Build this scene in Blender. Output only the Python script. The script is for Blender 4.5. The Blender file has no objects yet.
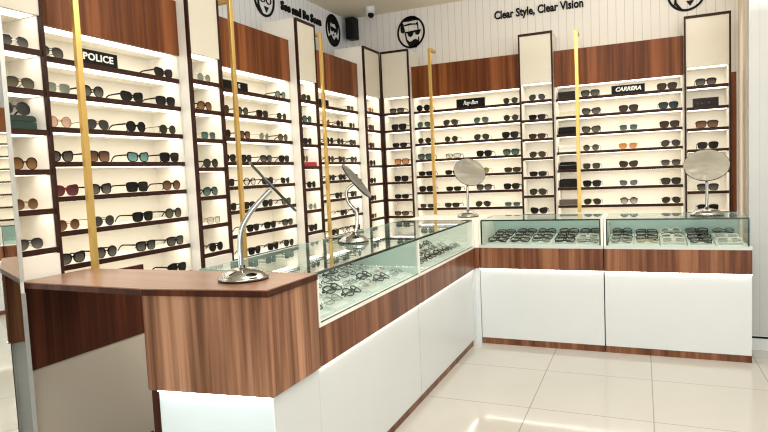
import bpy, math, random
from mathutils import Vector, Matrix
random.seed(7)
scene = bpy.context.scene
COL = scene.collection
PI = math.pi

# ------------------------------------------------------------------ helpers
class MB:
    """collects simple shapes, then links them as ONE mesh object"""
    def __init__(s): s.v = []; s.f = []; s.sm = []
    def add(s, vs, fs, smooth=False):
        n = len(s.v); s.v += [tuple(p) for p in vs]
        for f in fs: s.f.append(tuple(i + n for i in f)); s.sm.append(smooth)
        return s
    def box(s, x0, x1, y0, y1, z0, z1):
        s.add([(x0,y0,z0),(x1,y0,z0),(x1,y1,z0),(x0,y1,z0),(x0,y0,z1),(x1,y0,z1),(x1,y1,z1),(x0,y1,z1)],
              [(0,3,2,1),(4,5,6,7),(0,1,5,4),(1,2,6,5),(2,3,7,6),(3,0,4,7)])
        return s
    def prism(s, pts, z0, z1):
        n = len(pts)
        s.add([(x,y,z0) for x,y in pts] + [(x,y,z1) for x,y in pts],
              [tuple(range(n))[::-1], tuple(range(n, 2*n))] + [(i,(i+1)%n,(i+1)%n+n,i+n) for i in range(n)])
        return s
    def lathe(s, prof, c=(0,0,0), seg=32, smooth=True):
        vs = []; fs = []; m = len(prof)
        for k in range(seg):
            a = 2*PI*k/seg
            for r, z in prof: vs.append((c[0]+r*math.cos(a), c[1]+r*math.sin(a), c[2]+z))
        for k in range(seg):
            k2 = (k+1) % seg
            for i in range(m-1): fs.append((k*m+i, k2*m+i, k2*m+i+1, k*m+i+1))
        s.add(vs, fs, smooth)
        if prof[0][0] > 1e-6: s.add([vs[k*m] for k in range(seg)], [tuple(range(seg))[::-1]])
        if prof[-1][0] > 1e-6: s.add([vs[k*m+m-1] for k in range(seg)], [tuple(range(seg))])
        return s
    def tube(s, pts, r, seg=10, smooth=True, sy=1.0):
        pts = [Vector(p) for p in pts]; n = len(pts); vs = []; fs = []
        up = Vector((0,0,1))
        if abs((pts[1]-pts[0]).normalized().dot(up)) > .9: up = Vector((0,1,0))
        rr = r if isinstance(r, (list, tuple)) else [r]*n
        for i in range(n):
            t = (pts[min(i+1,n-1)] - pts[max(i-1,0)]).normalized()
            a = t.cross(up).normalized(); b = a.cross(t).normalized(); up = b
            for k in range(seg):
                w = 2*PI*k/seg
                vs.append(pts[i] + a*math.cos(w)*rr[i]*sy + b*math.sin(w)*rr[i])
        for i in range(n-1):
            for k in range(seg):
                k2 = (k+1) % seg
                fs.append((i*seg+k, i*seg+k2, (i+1)*seg+k2, (i+1)*seg+k))
        s.add(vs, fs, smooth)
        s.add(vs[:seg], [tuple(range(seg))[::-1]]); s.add(vs[-seg:], [tuple(range(seg))])
        return s
    def bar(s, secs):
        """secs: list of (centre, half_w_vec, half_h_vec)"""
        vs = []; fs = []
        for c, a, b in secs:
            c = Vector(c); a = Vector(a); b = Vector(b)
            vs += [c-a-b, c+a-b, c+a+b, c-a+b]
        n = len(secs)
        for i in range(n-1):
            for k in range(4):
                k2 = (k+1) % 4
                fs.append((i*4+k, i*4+k2, i*4+4+k2, i*4+4+k))
        fs += [(3,2,1,0), tuple(4*(n-1)+k for k in range(4))]
        s.add(vs, fs); return s
    def mesh(s, name, mat):
        me = bpy.data.meshes.new(name)
        me.from_pydata(s.v, [], s.f)
        me.polygons.foreach_set('use_smooth', s.sm)
        if mat: me.materials.append(mat)
        me.update(); return me
    def build(s, name, mat, parent=None, bevel=0, loc=None):
        o = bpy.data.objects.new(name, s.mesh(name, mat)); COL.objects.link(o)
        if parent: o.parent = parent
        if loc: o.location = loc
        if bevel:
            b = o.modifiers.new('edge', 'BEVEL'); b.width = bevel; b.segments = 2; b.limit_method = 'ANGLE'
        return o

def tag(o, label=None, cat=None, group=None, kind=None):
    if label: o['label'] = label
    if cat: o['category'] = cat
    if group: o['group'] = group
    if kind: o['kind'] = kind
    return o
def empty(name, loc=(0,0,0), rz=0):
    o = bpy.data.objects.new(name, None); COL.objects.link(o)
    o.location = loc; o.rotation_euler = (0,0,rz); o.empty_display_size = .05; return o
def obj(name, me, parent=None, loc=(0,0,0), rot=(0,0,0)):
    o = bpy.data.objects.new(name, me); COL.objects.link(o)
    o.location = loc; o.rotation_euler = rot
    if parent: o.parent = parent
    return o
def copy_tree(o, parent=None):
    c = o.copy(); COL.objects.link(c); c.parent = parent
    for ch in o.children: copy_tree(ch, c)
    return c

# ------------------------------------------------------------------ materials
def new_mat(name):
    m = bpy.data.materials.new(name); m.use_nodes = True
    nt = m.node_tree; nt.nodes.clear()
    out = nt.nodes.new('ShaderNodeOutputMaterial')
    return m, nt, out
def N(nt, t, **kw):
    n = nt.nodes.new('ShaderNode' + t)
    for k, v in kw.items(): setattr(n, k, v)
    return n
def pbr(name, col, rough=.5, metal=0., spec=.5, coat=0.):
    m, nt, out = new_mat(name)
    p = N(nt, 'BsdfPrincipled')
    p.inputs['Base Color'].default_value = (*col, 1); p.inputs['Roughness'].default_value = rough
    p.inputs['Metallic'].default_value = metal; p.inputs['Specular IOR Level'].default_value = spec
    p.inputs['Coat Weight'].default_value = coat
    # a faint mottling keeps large surfaces from looking flat
    tc = N(nt, 'TexCoord'); no = N(nt, 'TexNoise'); no.inputs['Scale'].default_value = 3.0
    mx = N(nt, 'MixRGB'); mx.inputs[1].default_value = (*[c*.96 for c in col], 1); mx.inputs[2].default_value = (*[min(1, c*1.03) for c in col], 1)
    nt.links.new(tc.outputs['Object'], no.inputs['Vector']); nt.links.new(no.outputs['Fac'], mx.inputs[0])
    nt.links.new(mx.outputs[0], p.inputs['Base Color'])
    nt.links.new(p.outputs[0], out.inputs[0]); return m
def emit(name, col, st):
    m, nt, out = new_mat(name)
    e = N(nt, 'Emission'); e.inputs[0].default_value = (*col, 1); e.inputs[1].default_value = st
    nt.links.new(e.outputs[0], out.inputs[0]); return m
def wood(name, dark, mid, light, axis='Z', rough=.35, scale=1., coat=0.):
    m, nt, out = new_mat(name)
    tc = N(nt, 'TexCoord'); mp = N(nt, 'Mapping')
    s = [26*scale]*3; s['XYZ'.index(axis)] = .9*scale
    mp.inputs['Scale'].default_value = s
    nz = N(nt, 'TexNoise'); nz.inputs['Scale'].default_value = 1.; nz.inputs['Detail'].default_value = 6; nz.inputs['Distortion'].default_value = .5
    mp2 = N(nt, 'Mapping'); s2 = [11*scale]*3; s2['XYZ'.index(axis)] = .25*scale; mp2.inputs['Scale'].default_value = s2
    n2 = N(nt, 'TexNoise'); n2.inputs['Scale'].default_value = 1.; n2.inputs['Detail'].default_value = 2
    mp3 = N(nt, 'Mapping'); s3 = [110*scale]*3; s3['XYZ'.index(axis)] = 2.*scale; mp3.inputs['Scale'].default_value = s3
    n3 = N(nt, 'TexNoise'); n3.inputs['Scale'].default_value = 1.; n3.inputs['Detail'].default_value = 3
    for a, b in ((mp, nz), (mp2, n2), (mp3, n3)):
        nt.links.new(tc.outputs['Object'], a.inputs['Vector']); nt.links.new(a.outputs[0], b.inputs['Vector'])
    ad = N(nt, 'Math', operation='ADD'); ad2 = N(nt, 'Math', operation='MULTIPLY_ADD'); ad2.inputs[1].default_value = .35
    nt.links.new(nz.outputs['Fac'], ad.inputs[0]); nt.links.new(n2.outputs['Fac'], ad.inputs[1])
    nt.links.new(n3.outputs['Fac'], ad2.inputs[0]); nt.links.new(ad.outputs[0], ad2.inputs[2])
    hv = N(nt, 'Math', operation='MULTIPLY'); hv.inputs[1].default_value = 1/2.35; nt.links.new(ad2.outputs[0], hv.inputs[0])
    cr = N(nt, 'ValToRGB'); e = cr.color_ramp.elements
    e[0].position = .41; e[0].color = (*dark, 1); e[1].position = .60; e[1].color = (*light, 1)
    k = e.new(.5); k.color = (*mid, 1)
    nt.links.new(hv.outputs[0], cr.inputs[0])
    p = N(nt, 'BsdfPrincipled'); p.inputs['Roughness'].default_value = rough; p.inputs['Coat Weight'].default_value = coat; p.inputs['Coat Roughness'].default_value = .28; p.inputs['Specular IOR Level'].default_value = .18
    nt.links.new(cr.outputs[0], p.inputs['Base Color']); nt.links.new(p.outputs[0], out.inputs[0]); return m
def glass(name, tint, refl=1.0, rough=0.0):
    m, nt, out = new_mat(name)
    tr = N(nt, 'BsdfTransparent'); tr.inputs[0].default_value = (*tint, 1)
    gl = N(nt, 'BsdfGlossy'); gl.inputs['Roughness'].default_value = rough; gl.inputs[0].default_value = (1,1,1,1)
    fr = N(nt, 'Fresnel'); fr.inputs[0].default_value = 1.5
    mu = N(nt, 'Math', operation='MULTIPLY'); mu.inputs[1].default_value = refl
    mx = N(nt, 'MixShader')
    # the same reflection from either face of the pane
    ge = N(nt, 'NewGeometry'); lw = N(nt, 'LayerWeight'); lw.inputs[0].default_value = .5
    pw = N(nt, 'Math', operation='POWER'); pw.inputs[1].default_value = 4.2
    ma = N(nt, 'Math', operation='MULTIPLY_ADD'); ma.inputs[1].default_value = .92; ma.inputs[2].default_value = .04
    nt.links.new(lw.outputs['Facing'], pw.inputs[0]); nt.links.new(pw.outputs[0], ma.inputs[0]); nt.links.new(ma.outputs[0], mu.inputs[0])
    nt.links.new(mu.outputs[0], mx.inputs[0]); nt.links.new(tr.outputs[0], mx.inputs[1]); nt.links.new(gl.outputs[0], mx.inputs[2])
    nt.links.new(mx.outputs[0], out.inputs[0]); return m
def lens_mat(name, top, bot, ftop, fbot):
    """tinted lens: dark glossy layer over a see-through one, fading from top to bottom"""
    m, nt, out = new_mat(name)
    tc = N(nt, 'TexCoord'); sp = N(nt, 'SeparateXYZ'); nt.links.new(tc.outputs['Generated'], sp.inputs[0])
    cr = N(nt, 'MixRGB'); cr.inputs[1].default_value = (*bot, 1); cr.inputs[2].default_value = (*top, 1)
    nt.links.new(sp.outputs['Z'], cr.inputs[0])
    mr = N(nt, 'MapRange'); mr.inputs['To Min'].default_value = fbot; mr.inputs['To Max'].default_value = ftop
    nt.links.new(sp.outputs['Z'], mr.inputs['Value'])
    p = N(nt, 'BsdfPrincipled'); p.inputs['Roughness'].default_value = .4; p.inputs['Specular IOR Level'].default_value = .2; nt.links.new(cr.outputs[0], p.inputs['Base Color'])
    tr = N(nt, 'BsdfTransparent'); mx = N(nt, 'MixShader')
    lt = N(nt, 'MixRGB'); lt.inputs[0].default_value = .45; lt.inputs[2].default_value = (1,1,1,1); nt.links.new(cr.outputs[0], lt.inputs[1])
    nt.links.new(lt.outputs[0], tr.inputs[0])
    nt.links.new(mr.outputs[0], mx.inputs[0]); nt.links.new(tr.outputs[0], mx.inputs[1]); nt.links.new(p.outputs[0], mx.inputs[2])
    nt.links.new(mx.outputs[0], out.inputs[0]); return m
def lines_mat(name, base, line, axes, rough, width, spec=.5, bump=0., coat=0., mottled=.04):
    """plain surface with regular thin joints; axes: list of (axis index, offset, period)"""
    m, nt, out = new_mat(name)
    tc = N(nt, 'TexCoord'); sp = N(nt, 'SeparateXYZ'); nt.links.new(tc.outputs['Object'], sp.inputs[0])
    last = None
    for ax, off, per in axes:
        a = N(nt, 'Math', operation='SUBTRACT'); a.inputs[1].default_value = off - 50*per; nt.links.new(sp.outputs[ax], a.inputs[0])
        b = N(nt, 'Math', operation='DIVIDE'); b.inputs[1].default_value = per; nt.links.new(a.outputs[0], b.inputs[0])
        c = N(nt, 'Math', operation='FRACT'); nt.links.new(b.outputs[0], c.inputs[0])
        d = N(nt, 'Math', operation='PINGPONG'); d.inputs[1].default_value = .5; nt.links.new(c.outputs[0], d.inputs[0])
        e = N(nt, 'Math', operation='LESS_THAN'); e.inputs[1].default_value = width/per/2; nt.links.new(d.outputs[0], e.inputs[0])
        if last is None: last = e
        else:
            g = N(nt, 'Math', operation='MAXIMUM'); nt.links.new(last.outputs[0], g.inputs[0]); nt.links.new(e.outputs[0], g.inputs[1]); last = g
    no = N(nt, 'TexNoise'); no.inputs['Scale'].default_value = 2.2; no.inputs['Detail'].default_value = 4; nt.links.new(tc.outputs['Object'], no.inputs['Vector'])
    mo = N(nt, 'MixRGB'); mo.inputs[1].default_value = (*[c*(1-mottled) for c in base], 1); mo.inputs[2].default_value = (*[min(1, c*(1+mottled)) for c in base], 1)
    nt.links.new(no.outputs['Fac'], mo.inputs[0])
    mx = N(nt, 'MixRGB'); mx.inputs[2].default_value = (*line, 1); nt.links.new(last.outputs[0], mx.inputs[0]); nt.links.new(mo.outputs[0], mx.inputs[1])
    p = N(nt, 'BsdfPrincipled'); p.inputs['Roughness'].default_value = rough; p.inputs['Specular IOR Level'].default_value = spec; p.inputs['Coat Weight'].default_value = coat
    nt.links.new(mx.outputs[0], p.inputs['Base Color']); nt.links.new(p.outputs[0], out.inputs[0]); return m

M = {}
M['white'] = pbr('white_laminate', (.80,.775,.715), .35)
M['shelf_white'] = pbr('shelf_white', (.82,.79,.71), .45)
M['base_white'] = pbr('counter_white', (.595,.63,.645), .3)
M['daylit_base'] = pbr('daylit_white', (.80,.90,.93), .3)  # counter white with the cool front light put into its colour
M['header_cream'] = pbr('cream_header', (.66,.62,.53), .4)
M['dark_brown'] = pbr('dark_brown_edge', (.030,.009,.005), .5, spec=.2)
M['wood_header'] = wood('walnut_header_dim', (.090,.023,.005), (.150,.043,.010), (.25,.082,.026), 'Z', .4)  # same walnut as the block, weaker light put into a darker tone
M['wood_band'] = wood('walnut_band_dim', (.095,.034,.016), (.165,.064,.031), (.27,.125,.065), 'Z', .35)  # same walnut again, dimmer light put into the tone
M['wood_block'] = wood('walnut_block_lit', (.13,.058,.030), (.28,.136,.076), (.46,.25,.152), 'Z', .35)  # same walnut, stronger light put into a paler tone
M['wood_top'] = wood('walnut_top', (.21,.10,.055), (.27,.135,.08), (.33,.175,.11), 'X', .30, coat=.35)
M['wood_dark'] = wood('dark_and_shaded_walnut', (.035,.009,.004), (.055,.014,.006), (.10,.028,.012), 'Z', .4)  # dark wood strips, also walnut with shade put into its tone
M['gold'] = pbr('gold_metal', (.70,.47,.15), .35, .7)
M['chrome'] = pbr('chrome', (.42,.43,.42), .08, 1.)
M['mirror_rim'] = pbr('dark_chrome', (.07,.08,.075), .2, .8)
M['mirror'] = pbr('mirror', (.86,.88,.85), .015, 1.)
M['mirror_soft'] = pbr('mirror_silver', (.42,.425,.40), .28, 1.)
M['alu'] = pbr('aluminium', (.62,.64,.63), .35, .7)
M['rail_mint'] = pbr('pale_mint_rail', (.50,.555,.525), .35)
M['shade_panel'] = pbr('shaded_white_panel', (.47,.42,.345), .4)  # white panel, shade under the desk put into its colour
M['black'] = pbr('black_plastic', (.004,.004,.004), .5, spec=.15)
M['black_matt'] = pbr('black_matt', (.008,.007,.007), .6, spec=.2)
M['letter_white'] = pbr('white_lettering', (.9,.9,.88), .5)
M['green_case'] = pbr('dark_green_leather', (.006,.028,.020), .4)
M['red_case'] = pbr('red_case', (.45,.01,.03), .4)
M['grey_case'] = pbr('grey_brown_case', (.10,.085,.07), .5)
M['white_case'] = pbr('white_case', (.80,.79,.75), .4)
M['brown_box'] = pbr('dark_brown_box', (.014,.007,.006), .4, spec=.2)
M['teal'] = pbr('teal_back_glass', (.34,.43,.41), .12)
M['teal_light'] = pbr('pale_teal_glass', (.50,.60,.56), .12)
M['tray'] = pbr('white_tray', (.72,.745,.73), .4)
M['glass'] = glass('clear_green_glass', (.945,.98,.97), .35)
M['glass_top'] = glass('green_top_glass', (.90,.965,.945), .95)
M['glass_edge'] = pbr('dark_glass_edge', (.006,.022,.016), .15)
M['led'] = emit('warm_led', (1,.90,.76), 4.8)
M['slot_fill'] = emit('slot_fill_glow', (1,.92,.80), 1.6)  # added glow, serves only to brighten the slot wall
M['led_cool'] = emit('counter_led', (1,.93,.80), 14.0)
M['led_cold'] = emit('desk_led', (.80,1,1), 16.0)
M['clear_plastic'] = glass('clear_acrylic', (.93,.93,.90), .6)
M['ceiling'] = pbr('ceiling_paint', (.80,.72,.58), .8)
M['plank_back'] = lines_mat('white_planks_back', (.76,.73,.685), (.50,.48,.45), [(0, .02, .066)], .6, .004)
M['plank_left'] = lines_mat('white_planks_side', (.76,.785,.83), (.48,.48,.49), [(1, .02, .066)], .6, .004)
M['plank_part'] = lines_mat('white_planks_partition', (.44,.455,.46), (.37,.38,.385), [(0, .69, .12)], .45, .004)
M['beige_wall'] = pbr('beige_wall', (.78,.69,.57), .6)
M['tiles'] = lines_mat('cream_floor_tiles', (.42,.41,.38), (.23,.22,.19), [(0, .04, .59), (1, 3.03, .6)], .10, .005, coat=.2, mottled=.05)
FR = {}
for n, c, r, mt in (('black',(.006,.006,.007),.25,0),('brown',(.045,.018,.009),.25,0),('gold',(.50,.33,.12),.25,1),('silver',(.55,.56,.54),.25,1),
                    ('gunmetal',(.05,.048,.045),.3,.8),('burgundy',(.16,.02,.03),.25,0),('clear',(.62,.60,.55),.15,0)):
    FR[n] = pbr('frame_' + n, c, r, mt, spec=.25)
LE = {}
for n, t, b, ft, fb in (('dark',(.004,.004,.004),(.012,.010,.009),.97,.92),('grey',(.035,.034,.032),(.06,.058,.052),.92,.88),('greygrad',(.010,.010,.010),(.17,.15,.125),.96,.82),
        ('darkgrad',(.003,.003,.003),(.75,.72,.68),.98,.15),('browngrad',(.045,.018,.009),(.26,.14,.075),.94,.8),('brown',(.028,.015,.008),(.06,.034,.018),.93,.88),('olive',(.024,.023,.011),(.042,.040,.020),.94,.92),
        ('olivegrad',(.030,.028,.016),(.16,.145,.09),.95,.82),('green',(.20,.25,.20),(.36,.40,.31),.6,.45),('teal',(.08,.19,.19),(.24,.44,.42),.78,.55),
        ('tealdeep',(.025,.065,.055),(.13,.21,.175),.9,.75),('tealdark',(.008,.022,.024),(.03,.065,.065),.94,.88),('amber',(.09,.034,.010),(.32,.17,.065),.9,.72),('orange',(.50,.19,.06),(.80,.40,.18),.72,.6),
        ('pink',(.62,.42,.36),(.75,.54,.46),.45,.3),('clear',(.7,.7,.66),(.8,.8,.76),.05,.04),('burgundy',(.055,.010,.012),(.15,.055,.05),.95,.88),('yellow',(.20,.19,.045),(.36,.34,.12),.8,.7),('bluegrey',(.06,.07,.075),(.19,.21,.21),.92,.75)):
    LE[n] = lens_mat('lens_' + n, t, b, ft, fb)
LOOK_LENS = dict(dark='dark', grey='grey', greygrad='smoky', darkgrad='half-tinted', browngrad='fading brown', brown='brown', olive='olive', olivegrad='fading olive', green='pale green', teal='light teal',
                 tealdeep='green', tealdark='blue-black', amber='amber', orange='orange', pink='pink', clear='clear', burgundy='wine-red', yellow='yellow', bluegrey='blue-grey')
LOOK_STYLE = dict(aviator='teardrop', round='round', square='square', cateye='cat-eye', shield='wide', rect='narrow')

def text_mesh(txt, size, ext, mat, name='lettering', offset=0., shear=0., sx=1., align='CENTER', space=1.):
    cu = bpy.data.curves.new(name, 'FONT'); cu.body = txt; cu.size = size; cu.extrude = ext; cu.align_x = align; cu.align_y = 'CENTER'
    cu.offset = offset; cu.shear = shear; cu.space_character = space; cu.resolution_u = 3
    o = bpy.data.objects.new(name, cu); COL.objects.link(o)
    dg = bpy.context.evaluated_depsgraph_get(); dg.update()
    me = bpy.data.meshes.new_from_object(o.evaluated_get(dg)); me.name = name
    me.transform(Matrix.Diagonal((sx, 1, 1, 1)))
    me.materials.clear(); me.materials.append(mat)
    bpy.data.objects.remove(o); bpy.data.curves.remove(cu)
    return me

# ------------------------------------------------------------------ eyewear
def outline(style, n=28):
    """right lens outline (u outward, v up), centred on the lens"""
    pts = []
    for k in range(n):
        t = 2*PI*k/n; c, s = math.cos(t), math.sin(t)
        def se(p, a, b): return (math.copysign(abs(c)**(2/p), c)*a, math.copysign(abs(s)**(2/p), s)*b)
        if style == 'round': u, v = se(2.1, .0245, .0235)
        elif style == 'aviator':
            u, v = se(2.4, .0275, .0235); u += .004*(-v/.0235)*.9; u *= 1 + .07*(v/.0235); v += .0015
        elif style == 'square':
            u, v = se(3.6, .0270, .0210); u *= 1 + .07*(v/.021)
        elif style == 'rect':
            u, v = se(4.2, .0275, .0160); u *= 1 + .05*(v/.016)
        elif style == 'cateye':
            u, v = se(2.6, .0272, .0205); v += .0055*max(0, u/.027)*max(0, v/.02 + .6); u *= 1 + .06*(v/.02)
        else:
            u, v = se(4.0, .0315, .0235); u *= 1 + .08*(v/.0235)
        pts.append((u, v))
    return pts
SPEC = dict(round=(.0345,.0022), aviator=(.0360,.0014), square=(.0360,.0042), rect=(.0360,.0036), cateye=(.0360,.0040), shield=(.0375,.0030))
THIN = ('gold', 'silver', 'gunmetal')
def wrap(x): return 1.3*x*x
_cache = {}
def front_mesh(style, fr):
    key = ('F', style, fr)
    if key in _cache: return _cache[key]
    cx, rim = SPEC[style]
    if fr in THIN: rim = .0014
    elif style in ('aviator', 'round'): rim = .0030
    pts = outline(style); zb = min(v for u, v in pts) - rim
    mb = MB(); n = len(pts)
    for sgn in (-1, 1):
        vs = []
        for u, v in pts:
            L = math.hypot(u, v); k = 1 + rim/L
            rt = rim*(1.5 if (v > 0 and fr not in THIN) else 1.0); k2 = 1 + rt/L
            for (uu, vv, dy) in ((u, v, -.002), (u*k2, v*k2, -.002), (u*k2, v*k2, .002), (u, v, .002)):
                x = sgn*(cx+uu); vs.append((x, wrap(x)+dy, vv - zb))
        fs = []
        for i in range(n):
            j = (i+1) % n
            for k in range(4):
                q = (i*4+k, j*4+k, j*4+(k+1) % 4, i*4+(k+1) % 4)
                fs.append(q if sgn > 0 else q[::-1])
        mb.add(vs, fs)
    inner = cx - max(u for u, v in pts)
    h = .0018 if fr in THIN else .0032
    zz = .006 - zb
    xi = inner + .004
    mb.bar([((-xi, 0, zz), (0, .002, 0), (0, 0, h)), ((0, -.0008, zz+.002), (0, .002, 0), (0, 0, h)), ((xi, 0, zz), (0, .002, 0), (0, 0, h))])
    if style == 'aviator':
        mb.bar([((-xi-.002, 0, zz+.011), (0, .0015, 0), (0, 0, .0012)), ((xi+.002, 0, zz+.011), (0, .0015, 0), (0, 0, .0012))])
    for sgn in (-1, 1):   # hinge lugs
        xo = cx + max(u for u, v in pts)
        mb.bar([((sgn*(xo-.001), wrap(xo), zz+.006), (0, .002, 0), (0, 0, .003)), ((sgn*(xo+.005), wrap(xo)+.006, zz+.006), (0, .002, 0), (0, 0, .003))])
    me = mb.mesh('eyewear_front', FR[fr]); _cache[key] = me; return me
def lens_mesh(style, le, sgn, fr):
    key = ('L', style, le, sgn, fr in THIN)
    if key in _cache: return _cache[key]
    cx, rim = SPEC[style]
    if fr in THIN: rim = .0014
    elif style in ('aviator', 'round'): rim = .0030
    pts = outline(style); zb = min(v for u, v in pts) - rim
    vs = []; n = len(pts)
    for dy in (-.0005, .0005):
        for u, v in pts:
            x = sgn*(cx+u); vs.append((x, wrap(x)+dy, v-zb))
    mb = MB().add(vs, [tuple(range(n)), tuple(range(2*n-1, n-1, -1))] + [(i, (i+1) % n, (i+1) % n+n, i+n) for i in range(n)])
    me = mb.mesh('lens', LE[le]); _cache[key] = me; return me
def temple_mesh(style, fr, sgn, folded=False):
    key = ('T', style, fr, sgn, folded)
    if key in _cache: return _cache[key]
    cx, rim = SPEC[style]
    if fr in THIN: rim = .0014
    elif style in ('aviator', 'round'): rim = .0030
    pts = outline(style); zb = min(v for u, v in pts) - rim
    xo = cx + max(u for u, v in pts) + .005; z0 = .012 - zb
    hh = .0013 if fr in THIN else .0034
    w = .001 if fr in THIN else .0016
    mb = MB()
    if not folded:
        y0 = wrap(xo)+.006
        P = [((sgn*xo, y0, z0), hh*1.2), ((sgn*xo, y0+.05, z0), hh), ((sgn*(xo-.002), y0+.085, z0-.001), hh), ((sgn*(xo-.004), y0+.105, z0-.009), hh*1.1), ((sgn*(xo-.007), y0+.128, hh*1.1+.001), hh*1.1)]
        mb.bar([(c, (w*sgn, 0, 0), (0, 0, h)) for c, h in P])
    else:
        d = .016 if sgn > 0 else .021
        P = [((sgn*xo, wrap(xo)+.006, z0), hh*1.2), ((sgn*(xo-.004), d, z0), hh), ((sgn*(xo-.055), d, z0-.001), hh), ((sgn*(xo-.095), d, z0-.004), hh), ((sgn*(xo-.125), d, z0-.016), hh*1.1)]
        mb.bar([(c, (0, w, 0) if i else (w*sgn, 0, 0), (0, 0, h)) for i, (c, h) in enumerate(P)])
    me = mb.mesh('temple', FR[fr]); _cache[key] = me; return me
def make_eyewear(name, style, fr, le, loc, rz, tilt=0, folded=False, scale=1., plain=False):
    root = empty(name, loc)
    root.rotation_euler = (tilt, 0, rz); root.scale = (scale,)*3
    obj('frame_front', front_mesh(style, fr), root)
    for s in (-1, 1):
        obj('lens', lens_mesh(style, le, s, fr), root)
    for s in (-1, 1):
        obj('temple', temple_mesh(style, fr, s, folded), root)
    return root
ORD = ['first', 'second', 'third', 'fourth', 'fifth', 'sixth', 'seventh', 'eighth']
FRNAME = dict(black='black', brown='brown', gold='gold', silver='silver', gunmetal='gunmetal', burgundy='wine-red', clear='clear')

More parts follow.
